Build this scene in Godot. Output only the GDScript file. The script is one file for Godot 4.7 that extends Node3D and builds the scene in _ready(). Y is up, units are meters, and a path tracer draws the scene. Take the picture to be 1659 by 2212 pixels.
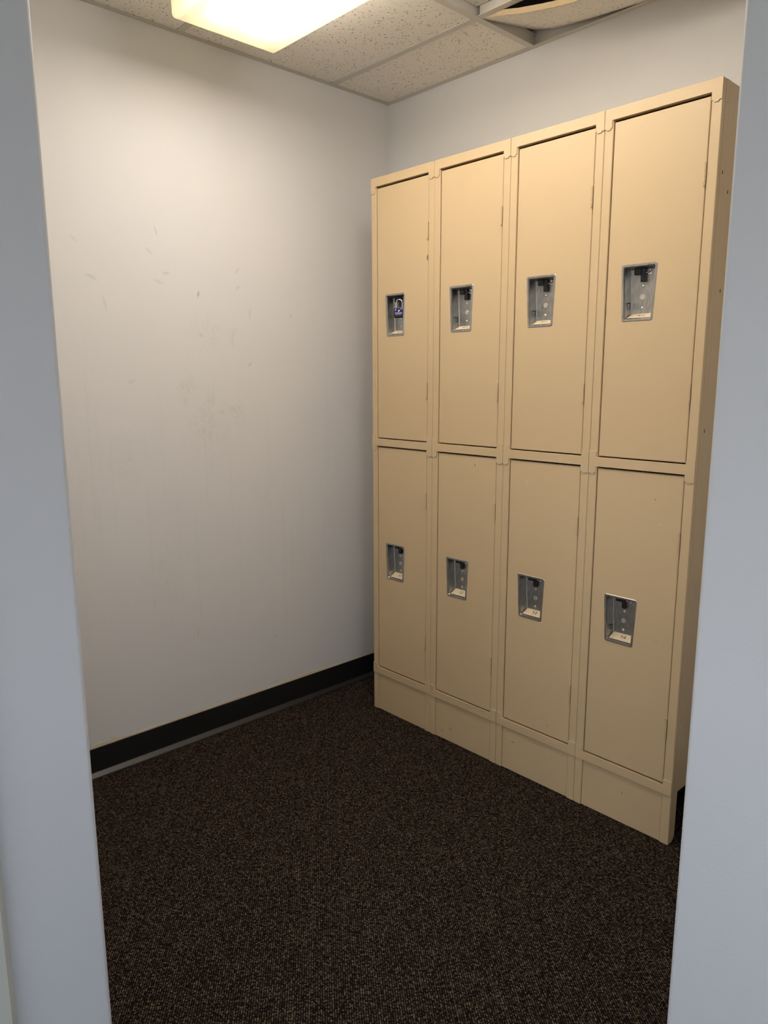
extends Node3D
# A small locker recess seen from the hall: four tan double-tier lockers against the back wall,
# a suspended ceiling with a wrap light, a dark loop carpet. x runs along the lockers, z towards the hall, metres.

const UW := 0.3058          # width of one locker column
const LH := 1.981           # locker height
const X0 := -0.2394         # face of the left wall
const Z0 := -0.3116         # face of the back wall
const CH := 2.3524          # ceiling height
const XR := 1.658           # room face of the right wall
const ZR := 0.95            # hall face of the right wall
const XN := 1.10            # hall face of the near wall
const ZN := 1.510           # room face of the near wall
const HX := 4.3             # far walls of the hall
const HZ := 4.3
const DECK := 2.78          # underside of the floor above

var M := {}
var taken := {}
var rng := RandomNumberGenerator.new()

# ------------------------------------------------------------------ nodes
func numbered(called: String) -> String:
	var n: int = taken.get(called, 0)
	taken[called] = n + 1
	return called if n == 0 else "%s_%03d" % [called, n]

func thing(called: String, label: String, category: String, at := Vector3.ZERO, group := "") -> Node3D:
	var o := Node3D.new()
	o.name = numbered(called)
	o.position = at
	o.set_meta("label", label)
	o.set_meta("category", category)
	if group != "":
		o.set_meta("group", group)
	add_child(o)
	return o

func structure(called: String, label: String) -> Node3D:
	var o := Node3D.new()
	o.name = numbered(called)
	o.set_meta("kind", "structure")
	o.set_meta("label", label)
	add_child(o)
	return o

func begin() -> SurfaceTool:
	var st := SurfaceTool.new()
	st.begin(Mesh.PRIMITIVE_TRIANGLES)
	return st

func part(called: String, st: SurfaceTool, m: Material, parent: Node, label := "") -> MeshInstance3D:
	return put(called, st.commit(), m, parent, label)

func put(called: String, mesh: Mesh, m: Material, parent: Node, label := "") -> MeshInstance3D:
	var o := MeshInstance3D.new()
	o.mesh = mesh
	o.material_override = m
	o.name = called
	o.cast_shadow = GeometryInstance3D.SHADOW_CASTING_SETTING_ON
	if label != "":
		o.set_meta("label", label)
	parent.add_child(o, true)
	return o

func structure_mesh(called: String, st: SurfaceTool, m: Material, label: String) -> MeshInstance3D:
	var o := part(numbered(called), st, m, self, label)
	o.set_meta("kind", "structure")
	return o

# ------------------------------------------------------------------ shapes
func tri(st: SurfaceTool, a: Vector3, b: Vector3, c: Vector3, n: Vector3, ua := Vector2.ZERO, ub := Vector2.ZERO, uc := Vector2.ZERO) -> void:
	st.set_normal(n)
	if (b - a).cross(c - a).dot(n) > 0.0:   # clockwise from the side of n
		st.set_uv(ua); st.set_normal(n); st.add_vertex(a)
		st.set_uv(uc); st.set_normal(n); st.add_vertex(c)
		st.set_uv(ub); st.set_normal(n); st.add_vertex(b)
	else:
		st.set_uv(ua); st.set_normal(n); st.add_vertex(a)
		st.set_uv(ub); st.set_normal(n); st.add_vertex(b)
		st.set_uv(uc); st.set_normal(n); st.add_vertex(c)

func quad(st: SurfaceTool, a: Vector3, b: Vector3, c: Vector3, d: Vector3, towards: Vector3) -> void:
	var n := (b - a).cross(c - a)
	if n.length_squared() < 1e-18:
		n = (c - a).cross(d - a)
	n = n.normalized()
	if n.dot(towards) < 0.0:
		n = -n
	tri(st, a, b, c, n, Vector2(0, 0), Vector2(1, 0), Vector2(1, 1))
	tri(st, a, c, d, n, Vector2(0, 0), Vector2(1, 1), Vector2(0, 1))

func box(st: SurfaceTool, lo: Vector3, hi: Vector3, bevel := 0.0) -> void:
	var c := (lo + hi) / 2.0
	var h := (hi - lo) / 2.0
	var b: float = min(bevel, min(h.x, min(h.y, h.z)) * 0.98)
	for ax in 3:
		var u := (ax + 1) % 3
		var v := (ax + 2) % 3
		for s in [-1.0, 1.0]:
			var n := Vector3.ZERO
			n[ax] = s
			var q := []
			for k in [[-1.0, -1.0], [1.0, -1.0], [1.0, 1.0], [-1.0, 1.0]]:
				var p := Vector3.ZERO
				p[ax] = s * h[ax]
				p[u] = k[0] * (h[u] - b)
				p[v] = k[1] * (h[v] - b)
				q.append(c + p)
			quad(st, q[0], q[1], q[2], q[3], n)
	if b <= 0.0:
		return
	for ax in 3:
		var u := (ax + 1) % 3
		var v := (ax + 2) % 3
		for su in [-1.0, 1.0]:
			for sv in [-1.0, 1.0]:
				var q := []
				for k in [[-1.0, 0], [1.0, 0], [1.0, 1], [-1.0, 1]]:
					var p := Vector3.ZERO
					p[ax] = k[0] * (h[ax] - b)
					p[u] = su * (h[u] - (b if k[1] == 1 else 0.0))
					p[v] = sv * (h[v] - (0.0 if k[1] == 1 else b))
					q.append(c + p)
				var n := Vector3.ZERO
				n[u] = su
				n[v] = sv
				quad(st, q[0], q[1], q[2], q[3], n)
	for sx in [-1.0, 1.0]:
		for sy in [-1.0, 1.0]:
			for sz in [-1.0, 1.0]:
				var s := Vector3(sx, sy, sz)
				tri(st, c + s * Vector3(h.x, h.y - b, h.z - b), c + s * Vector3(h.x - b, h.y, h.z - b), c + s * Vector3(h.x - b, h.y - b, h.z), s.normalized())

func prism(st: SurfaceTool, poly: PackedVector2Array, z_back: float, z_front: float, bevel := 0.0) -> void:
	# outline in x, y; front face towards +z, with a chamfered front edge
	var inner := poly
	if bevel > 0.0:
		var r := Geometry2D.offset_polygon(poly, -bevel, Geometry2D.JOIN_MITER)
		if r.size() == 1 and r[0].size() == poly.size():
			var best := 0
			for k in poly.size():
				if r[0][k].distance_to(poly[0]) < r[0][best].distance_to(poly[0]):
					best = k
			var turned := PackedVector2Array()
			for k in poly.size():
				turned.append(r[0][(best + k) % poly.size()])
			if turned[1].distance_to(poly[1]) > bevel * 3.0:
				var back := PackedVector2Array()
				for k in poly.size():
					back.append(turned[(poly.size() - k) % poly.size()])
				turned = back
			inner = turned
		else:
			bevel = 0.0
	var idx := Geometry2D.triangulate_polygon(inner)
	for k in range(0, idx.size(), 3):
		var a := inner[idx[k]]
		var b := inner[idx[k + 1]]
		var c := inner[idx[k + 2]]
		tri(st, Vector3(a.x, a.y, z_front), Vector3(b.x, b.y, z_front), Vector3(c.x, c.y, z_front), Vector3.BACK)
	idx = Geometry2D.triangulate_polygon(poly)
	for k in range(0, idx.size(), 3):
		var a := poly[idx[k]]
		var b := poly[idx[k + 1]]
		var c := poly[idx[k + 2]]
		tri(st, Vector3(a.x, a.y, z_back), Vector3(b.x, b.y, z_back), Vector3(c.x, c.y, z_back), Vector3.FORWARD)
	var sgn := -1.0 if Geometry2D.is_polygon_clockwise(poly) else 1.0
	for k in poly.size():
		var a := poly[k]
		var b := poly[(k + 1) % poly.size()]
		var d := b - a
		var n := Vector3(d.y, -d.x, 0) * sgn
		var zf := z_front - bevel
		quad(st, Vector3(a.x, a.y, z_back), Vector3(b.x, b.y, z_back), Vector3(b.x, b.y, zf), Vector3(a.x, a.y, zf), n)
		if bevel > 0.0:
			var ia := inner[k]
			var ib := inner[(k + 1) % poly.size()]
			quad(st, Vector3(a.x, a.y, zf), Vector3(b.x, b.y, zf), Vector3(ib.x, ib.y, z_front), Vector3(ia.x, ia.y, z_front), n.normalized() + Vector3.BACK)

func tube(st: SurfaceTool, path: Array, r: float, sides := 10, capped := true) -> void:
	var rings := []
	for i in path.size():
		var p: Vector3 = path[i]
		var a: Vector3 = path[max(i - 1, 0)]
		var b: Vector3 = path[min(i + 1, path.size() - 1)]
		var t := (b - a).normalized()
		var up := Vector3.UP if abs(t.y) < 0.9 else Vector3.RIGHT
		var u := t.cross(up).normalized()
		var v := t.cross(u).normalized()
		var ring := []
		for k in sides:
			var w := TAU * k / sides
			ring.append([p + (u * cos(w) + v * sin(w)) * r, u * cos(w) + v * sin(w)])
		rings.append(ring)
	for i in path.size() - 1:
		for k in sides:
			var k2 := (k + 1) % sides
			smooth_quad(st, rings[i][k], rings[i][k2], rings[i + 1][k2], rings[i + 1][k])
	if capped:
		for e in [0, path.size() - 1]:
			var p: Vector3 = path[e]
			var q: Vector3 = path[1 if e == 0 else e - 1]
			var n := (p - q).normalized()
			for k in sides:
				tri(st, p, rings[e][k][0], rings[e][(k + 1) % sides][0], n)

func smooth_quad(st: SurfaceTool, a: Array, b: Array, c: Array, d: Array) -> void:
	for f in [[a, b, c], [a, c, d]]:
		var n: Vector3 = f[0][1] + f[1][1] + f[2][1]
		var g: Vector3 = (f[1][0] - f[0][0]).cross(f[2][0] - f[0][0])
		if g.length_squared() < 1e-20:
			continue
		var order := [0, 2, 1] if g.dot(n) > 0.0 else [0, 1, 2]
		for k in order:
			st.set_uv(Vector2.ZERO)
			st.set_normal(f[k][1])
			st.add_vertex(f[k][0])

func dome(st: SurfaceTool, at: Vector3, r: float, h: float, axis := Vector3.BACK, sides := 14, rings := 4) -> void:
	# a low button standing on a plane, its top along axis
	var u := axis.cross(Vector3.UP if abs(axis.y) < 0.9 else Vector3.RIGHT).normalized()
	var v := axis.cross(u).normalized()
	var g := []
	for i in rings + 1:
		var e := PI / 2 * i / rings
		var ring := []
		for k in sides:
			var w := TAU * k / sides
			var d := u * cos(w) + v * sin(w)
			ring.append([at + d * r * cos(e) + axis * h * sin(e), (d * cos(e) / r + axis * sin(e) / h).normalized()])
		g.append(ring)
	for i in rings:
		for k in sides:
			smooth_quad(st, g[i][k], g[i][(k + 1) % sides], g[i + 1][(k + 1) % sides], g[i + 1][k])

func disc(st: SurfaceTool, at: Vector3, r: float, h: float, chamfer: float, sides := 20) -> void:
	for k in sides:
		var a := Vector3(cos(TAU * k / sides), sin(TAU * k / sides), 0)
		var b := Vector3(cos(TAU * (k + 1) / sides), sin(TAU * (k + 1) / sides), 0)
		var t := Vector3(0, 0, h)
		tri(st, at + t, at + a * (r - chamfer) + t, at + b * (r - chamfer) + t, Vector3.BACK)
		var e := Vector3(0, 0, h - chamfer)
		quad(st, at + a * (r - chamfer) + t, at + b * (r - chamfer) + t, at + b * r + e, at + a * r + e, a + b + Vector3.BACK)
		quad(st, at + a * r + e, at + b * r + e, at + b * r, at + a * r, a + b)

func curve_at(points: Array, x: float) -> float:
	if x <= points[0][0]:
		return points[0][1]
	for k in points.size() - 1:
		if x <= points[k + 1][0]:
			var t: float = (x - points[k][0]) / (points[k + 1][0] - points[k][0])
			return cubic_interpolate(points[k][1], points[k + 1][1], points[max(k - 1, 0)][1], points[min(k + 2, points.size() - 1)][1], t)
	return points[-1][1]

# ------------------------------------------------------------------ textures
func noise_tex(freq: float, octaves: int, seed_: int, size := 512, kind := FastNoiseLite.TYPE_SIMPLEX_SMOOTH) -> ImageTexture:
	var n := FastNoiseLite.new()
	n.seed = seed_
	n.noise_type = kind
	n.frequency = freq
	n.fractal_octaves = octaves
	var im := n.get_seamless_image(size, size)
	im.convert(Image.FORMAT_RGB8)
	return ImageTexture.create_from_image(im)

func lin(r: float, g: float, b: float) -> Color:
	return Color(r, g, b).linear_to_srgb()

func mat(name_: String, c: Color, rough: float, metal := 0.0, spec := 0.5) -> StandardMaterial3D:
	var m := StandardMaterial3D.new()
	m.resource_name = name_
	m.albedo_color = c
	m.roughness = rough
	m.metallic = metal
	m.metallic_specular = spec
	return m

func world_map(m: StandardMaterial3D, per_metre: float) -> void:
	m.uv1_triplanar = true
	m.uv1_world_triplanar = true
	m.uv1_scale = Vector3.ONE * per_metre
	m.uv1_triplanar_sharpness = 8.0

func carpet_textures() -> Array:
	# staggered yarn loops, 80 x 80 on a 1024 px square that covers 0.44 m
	var S := 1024
	var L := 88
	var LY := 114
	var col := PackedByteArray()
	var hgt := PackedByteArray()
	col.resize(S * S * 3)
	hgt.resize(S * S * 3)
	var r := RandomNumberGenerator.new()
	r.seed = 11
	var yarn := []
	for j in LY:
		for i in L:
			var q := r.randf()
			var c := Vector3(0.027, 0.0185, 0.0138)       # dark brown yarn
			if q > 0.83:
				c = Vector3(0.19, 0.145, 0.108)          # pale tan fleck
			elif q > 0.60:
				c = Vector3(0.118, 0.087, 0.065)
			elif q > 0.30:
				c = Vector3(0.064, 0.0455, 0.0345)
			elif q > 0.24:
				c = Vector3(0.072, 0.050, 0.046)          # plum yarn
			c *= r.randf_range(0.75, 1.25)
			var turn := r.randf_range(-0.55, 0.55)
			yarn.append([c, r.randf_range(-0.10, 0.10), r.randf_range(-0.2, 0.2), r.randf_range(0.6, 1.0), cos(turn), sin(turn), 1.0 / r.randf_range(0.30, 0.44), 1.0 / r.randf_range(0.48, 0.72)])
	var fib := FastNoiseLite.new()
	fib.seed = 5
	fib.frequency = 0.35
	var fibre := fib.get_seamless_image(S, S)
	var cell := float(S) / L
	var celly := float(S) / LY
	for y in S:
		for x in S:
			var best := 0.0
			var c := Vector3(0.0095, 0.0064, 0.0048)
			var gx := x / cell
			var gy := y / celly
			var j0 := int(floor(gy))
			for dj in [-1, 0, 1]:
				var j: int = j0 + dj
				var off := 0.0
				var i0 := int(floor(gx - off))
				for di in [0, 1] if gx - off - i0 > 0.5 else [-1, 0]:
					var i: int = i0 + di
					var w: Array = yarn[posmod(j, LY) * L + posmod(i, L)]
					var px: float = gx - (i + 0.5 + off + w[1])
					var py: float = gy - (j + 0.5 + w[2])
					var ex: float = (px * w[4] + py * w[5]) * w[6]
					var ey: float = (py * w[4] - px * w[5]) * w[7]
					var h: float = w[3] * (1.0 - ex * ex - ey * ey)
					if h > best:
						best = h
						c = w[0]
			c *= 0.75 + 0.5 * fibre.get_pixel(x, y).r
			var k := (y * S + x) * 3
			var s := Color(c.x, c.y, c.z).linear_to_srgb()
			col[k] = int(clampf(s.r, 0, 1) * 255)
			col[k + 1] = int(clampf(s.g, 0, 1) * 255)
			col[k + 2] = int(clampf(s.b, 0, 1) * 255)
			var hv := int(255.0 * sqrt(maxf(best, 0.0)))
			hgt[k] = hv; hgt[k + 1] = hv; hgt[k + 2] = hv
	return [ImageTexture.create_from_image(Image.create_from_data(S, S, false, Image.FORMAT_RGB8, col)),
		ImageTexture.create_from_image(Image.create_from_data(S, S, false, Image.FORMAT_RGB8, hgt))]

func tile_textures() -> Array:
	# mineral fibre board: random worm-like fissures and pin holes, their inner shade painted into the colour, 0.61 m square
	var S := 1024
	var a := PackedFloat32Array()
	a.resize(S * S)
	a.fill(1.0)
	var r := RandomNumberGenerator.new()
	r.seed = 23
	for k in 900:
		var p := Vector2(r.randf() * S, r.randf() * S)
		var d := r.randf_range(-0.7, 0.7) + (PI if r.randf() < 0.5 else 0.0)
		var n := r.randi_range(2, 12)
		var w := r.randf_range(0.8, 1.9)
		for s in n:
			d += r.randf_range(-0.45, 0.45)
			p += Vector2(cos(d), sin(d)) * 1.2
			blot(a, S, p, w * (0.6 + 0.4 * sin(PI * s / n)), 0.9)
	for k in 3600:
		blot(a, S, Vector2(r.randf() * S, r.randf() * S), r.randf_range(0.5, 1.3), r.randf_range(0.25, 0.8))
	var nz := FastNoiseLite.new()
	nz.seed = 3
	nz.frequency = 0.06
	nz.fractal_octaves = 3
	var grain := nz.get_seamless_image(S, S)
	var col := PackedByteArray()
	var hgt := PackedByteArray()
	col.resize(S * S * 3)
	hgt.resize(S * S * 3)
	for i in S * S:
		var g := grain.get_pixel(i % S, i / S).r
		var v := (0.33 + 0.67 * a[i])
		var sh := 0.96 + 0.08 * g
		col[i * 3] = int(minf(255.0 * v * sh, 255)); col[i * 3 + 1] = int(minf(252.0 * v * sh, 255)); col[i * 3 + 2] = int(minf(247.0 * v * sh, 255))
		var h := int(clampf(a[i] * 0.8 + g * 0.2, 0, 1) * 255)
		hgt[i * 3] = h; hgt[i * 3 + 1] = h; hgt[i * 3 + 2] = h
	return [ImageTexture.create_from_image(Image.create_from_data(S, S, false, Image.FORMAT_RGB8, col)),
		ImageTexture.create_from_image(Image.create_from_data(S, S, false, Image.FORMAT_RGB8, hgt))]

func blot(a: PackedFloat32Array, S: int, p: Vector2, r: float, depth: float) -> void:
	var R := int(ceil(r + 1))
	for y in range(int(p.y) - R, int(p.y) + R + 1):
		for x in range(int(p.x) - R, int(p.x) + R + 1):
			var d := Vector2(x, y).distance_to(p)
			var t := clampf(r + 0.5 - d, 0.0, 1.0)
			if t > 0.0:
				var k := posmod(y, S) * S + posmod(x, S)
				a[k] = minf(a[k], 1.0 - depth * t)

# dirt on the left wall: rubbed smudges, dried drips and hairline scuffs; u runs along z, v down the wall
const WALL_A := -0.33
const WALL_B := 1.53
func wall_dirt() -> ImageTexture:
	var S := 1024
	var a := PackedFloat32Array()
	a.resize(S * S)
	a.fill(1.0)
	var r := RandomNumberGenerator.new()
	r.seed = 77
	var nz := FastNoiseLite.new()
	nz.seed = 8
	nz.frequency = 0.03
	nz.fractal_octaves = 4
	# dried drips below a smudged zone in the middle of the wall
	for k in 34:
		var z := r.randf_range(0.0, 1.05)
		var y1 := r.randf_range(0.75, 1.45)
		var y0 := y1 - r.randf_range(0.15, 0.6)
		var w := r.randf_range(1.0, 3.0)
		var dep := r.randf_range(0.006, 0.022)
		var u := (z - WALL_A) / (WALL_B - WALL_A) * S
		for v in range(int((1.0 - y1 / CH) * S), int((1.0 - y0 / CH) * S)):
			var f := nz.get_noise_2d(k * 50.0, v * 1.5) * 0.5 + 0.6
			for x in range(int(u) - 5, int(u) + 6):
				var t := clampf(1.0 - absf(x - u - 1.5 * nz.get_noise_2d(v * 0.6, k * 31.0)) / (w + 1.0), 0, 1) * f
				if x >= 0 and x < S and v >= 0 and v < S:
					a[v * S + x] = minf(a[v * S + x], 1.0 - dep * t)
	# smudges with a grain of their own
	for q in [[0.62, 1.24, 0.05, 0.04, 0.07], [0.55, 1.12, 0.09, 0.11, 0.05], [0.43, 1.16, 0.03, 0.05, 0.06], [0.86, 1.02, 0.05, 0.08, 0.05], [0.33, 0.86, 0.05, 0.03, 0.06], [0.52, 1.44, 0.10, 0.06, 0.035], [0.75, 0.6, 0.12, 0.10, 0.03], [0.20, 0.62, 0.05, 0.07, 0.03]]:
		for y in range(int((1.0 - (q[1] + q[3] * 1.5) / CH) * S), int((1.0 - (q[1] - q[3] * 1.5) / CH) * S)):
			for x in range(int((q[0] - q[2] * 1.5 - WALL_A) / (WALL_B - WALL_A) * S), int((q[0] + q[2] * 1.5 - WALL_A) / (WALL_B - WALL_A) * S)):
				var ez: float = (WALL_A + x * (WALL_B - WALL_A) / S - q[0]) / q[2]
				var ey: float = ((1.0 - float(y) / S) * CH - q[1]) / q[3]
				var t: float = clampf(1.1 - sqrt(ez * ez + ey * ey) + nz.get_noise_2d(x, y) * 1.1, 0, 1)
				if x >= 0 and x < S and y >= 0 and y < S:
					a[y * S + x] *= 1.0 - 0.55 * q[4] * t * clampf(0.6 + 1.2 * nz.get_noise_2d(x * 4.0 + 900, y * 4.0), 0, 1.3)
	# scuffs: short crescents
	for q in [[0.36, 1.48, 0.028, 0.10, 0.9], [0.41, 1.46, 0.05, 0.08, -0.2], [0.66, 1.62, 0.02, 0.13, -0.4], [0.70, 1.72, 0.02, 0.11, 1.4], [0.72, 1.66, 0.022, 0.1, 1.3], [0.68, 1.58, 0.03, 0.09, 0.2], [0.40, 1.66, 0.018, 0.12, -0.8], [0.40, 1.60, 0.014, 0.12, -0.6], [0.56, 1.57, 0.012, 0.3, -1.0], [0.90, 1.57, 0.03, 0.1, 0.7], [0.88, 1.48, 0.03, 0.09, 1.5], [0.95, 1.68, 0.02, 0.07, 0.3], [0.55, 1.42, 0.014, 0.13, 0.3], [0.36, 1.34, 0.016, 0.13, -0.4], [0.80, 1.28, 0.02, 0.08, -0.3], [0.48, 1.18, 0.02, 0.09, -0.9], [0.18, 1.50, 0.01, 0.12, 0.6], [0.62, 0.42, 0.025, 0.07, -0.9], [0.29, 0.30, 0.012, 0.1, 0.3]]:
		var d: float = q[4]
		var p := Vector2((q[0] - WALL_A) / (WALL_B - WALL_A) * S, (1.0 - q[1] / CH) * S)
		var n := int(q[2] / (WALL_B - WALL_A) * S * 3.2)
		var bend := r.randf_range(-0.035, 0.035)
		for s in n:
			d += bend
			p += Vector2(cos(d), -sin(d)) * 0.5
			blot(a, S, p, 0.9 + 1.1 * sin(PI * s / n), 0.5 * q[3] * sin(PI * (s + 0.5) / n))
	var col := PackedByteArray()
	col.resize(S * S * 3)
	for i in S * S:
		var v := a[i]
		col[i * 3] = int(clampf(v, 0, 1) * 255); col[i * 3 + 1] = int(clampf(v * 0.999, 0, 1) * 255); col[i * 3 + 2] = int(clampf(v - (1.0 - v) * 0.15, 0, 1) * 255)
	return ImageTexture.create_from_image(Image.create_from_data(S, S, false, Image.FORMAT_RGB8, col))

func make_materials() -> void:
	var peel := noise_tex(0.09, 3, 4)
	var paint := mat("wall_paint", lin(0.71, 0.72, 0.735), 0.55)
	paint.heightmap_enabled = true
	paint.heightmap_texture = peel
	paint.heightmap_scale = 0.014
	world_map(paint, 4.0)
	M.paint = paint
	var dirty := mat("marked_wall_paint", lin(0.71, 0.72, 0.735), 0.55)
	dirty.albedo_texture = wall_dirt()
	M.dirty = dirty
	M.primer = mat("bare_primer", lin(0.72, 0.63, 0.49), 0.85)
	var t := carpet_textures()
	var carpet := mat("loop_carpet", Color.WHITE, 0.95, 0.0, 0.15)
	carpet.albedo_texture = t[0]
	carpet.heightmap_enabled = true
	carpet.heightmap_texture = t[1]
	carpet.heightmap_scale = 0.45
	M.carpet = carpet
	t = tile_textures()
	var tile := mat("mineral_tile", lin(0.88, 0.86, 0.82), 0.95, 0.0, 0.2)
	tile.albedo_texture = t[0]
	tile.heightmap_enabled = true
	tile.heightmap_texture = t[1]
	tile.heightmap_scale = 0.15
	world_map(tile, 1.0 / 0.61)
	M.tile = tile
	M.tile_core = mat("tile_core", lin(0.60, 0.47, 0.30), 0.95, 0.0, 0.2)
	M.tee = mat("grid_white", lin(0.60, 0.58, 0.53), 0.5)
	M.deck = mat("concrete_deck", lin(0.10, 0.10, 0.11), 0.9)
	var tan := mat("tan_enamel", lin(0.61, 0.462, 0.277), 0.42)
	tan.heightmap_enabled = true
	tan.heightmap_texture = noise_tex(0.15, 2, 9)
	tan.heightmap_scale = 0.012
	world_map(tan, 5.0)
	M.tan = tan
	var steel := mat("pan_steel", lin(0.50, 0.49, 0.465), 0.38, 1.0)
	var gn := FastNoiseLite.new()
	gn.seed = 31
	gn.frequency = 0.02
	gn.fractal_octaves = 4
	var smear := gn.get_seamless_image(256, 256)
	smear.convert(Image.FORMAT_RGB8)
	for y in 256:
		for x in 256:
			var v := 0.90 + 0.10 * clampf((smear.get_pixel(x, y).r - 0.25) * 1.8, 0, 1)
			smear.set_pixel(x, y, Color(v, v, v))
	steel.albedo_texture = ImageTexture.create_from_image(smear)
	world_map(steel, 12.0)
	steel.uv1_scale = Vector3(22, 6, 22)
	M.steel = steel
	M.zinc = mat("rivet_zinc", lin(0.66, 0.64, 0.58), 0.35, 0.7)
	M.chrome = mat("chrome", lin(0.72, 0.73, 0.75), 0.14, 1.0)
	M.black = mat("black_plastic", lin(0.012, 0.012, 0.013), 0.4)
	M.hole = mat("painted_hole_dark", lin(0.01, 0.009, 0.008), 0.9)  # near-black that paints the shade inside holes and slots
	M.cream = mat("pan_floor_paint", lin(0.66, 0.55, 0.38), 0.7)
	M.ink = mat("marker_ink", lin(0.07, 0.05, 0.035), 0.8)
	M.vinyl = mat("black_vinyl", lin(0.008, 0.008, 0.009), 0.42, 0.0, 0.6)
	M.blue = mat("lock_blue", lin(0.012, 0.016, 0.12), 0.3)
	M.white_print = mat("lock_print", lin(0.75, 0.75, 0.80), 0.4)
	M.housing = mat("white_housing", lin(0.75, 0.73, 0.68), 0.5)
	M.casing = mat("casing_paint", lin(0.66, 0.67, 0.60), 0.4)
	var lens := mat("acrylic_lens", lin(0.86, 0.83, 0.72), 0.35)
	lens.backlight_enabled = true
	lens.backlight = lin(0.95, 0.90, 0.74)
	M.lens = lens
	var tb := mat("lamp_tube_glow", lin(0.9, 0.9, 0.9), 0.5)
	tb.emission_enabled = true
	tb.emission = lin(1.0, 0.90, 0.66)
	tb.emission_energy_multiplier = TUBE
	M.tube = tb

# ------------------------------------------------------------------ the scene
const TUBE := 13.0
const LAMP := 1.0
const SIDE := 0.14
const LAMP_COLOR := [1.0, 0.90, 0.83]

func _ready() -> void:
	rng.seed = 4
	# camera
	var cam := Camera3D.new()
	cam.name = "camera"
	cam.fov = rad_to_deg(2.0 * atan(1106.0 / 1581.94))
	cam.near = 0.02
	var yaw := deg_to_rad(46.980)
	var pitch := deg_to_rad(-10.348)
	cam.transform = Transform3D(Basis(Vector3.UP, yaw) * Basis(Vector3.RIGHT, pitch) * Basis(Vector3.BACK, deg_to_rad(-0.163)), Vector3(2.0369, 1.2926, 1.8438))
	add_child(cam)
	cam.current = true
	# sky and exposure
	var env := Environment.new()
	env.background_mode = Environment.BG_SKY
	var sm := ProceduralSkyMaterial.new()
	sm.sky_top_color = Color(0.70, 0.745, 0.81)
	sm.sky_horizon_color = Color(0.885, 0.885, 0.895)
	sm.ground_horizon_color = Color(0.42, 0.43, 0.42)
	sm.ground_bottom_color = Color(0.30, 0.30, 0.28)
	sm.sky_energy_multiplier = 1.0
	sm.ground_energy_multiplier = 1.0
	var sky := Sky.new()
	sky.sky_material = sm
	env.sky = sky
	env.background_energy_multiplier = 8.8
	env.tonemap_mode = Environment.TONE_MAPPER_LINEAR
	env.tonemap_exposure = 1.08
	env.sdfgi_enabled = true
	env.ssao_enabled = true
	env.ssil_enabled = true
	var we := WorldEnvironment.new()
	we.name = "world_environment"
	we.environment = env
	add_child(we)

	make_materials()
	build_shell()
	build_ceiling()
	build_light()
	for k in 4:
		build_locker(k)
	build_padlock()

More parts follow.
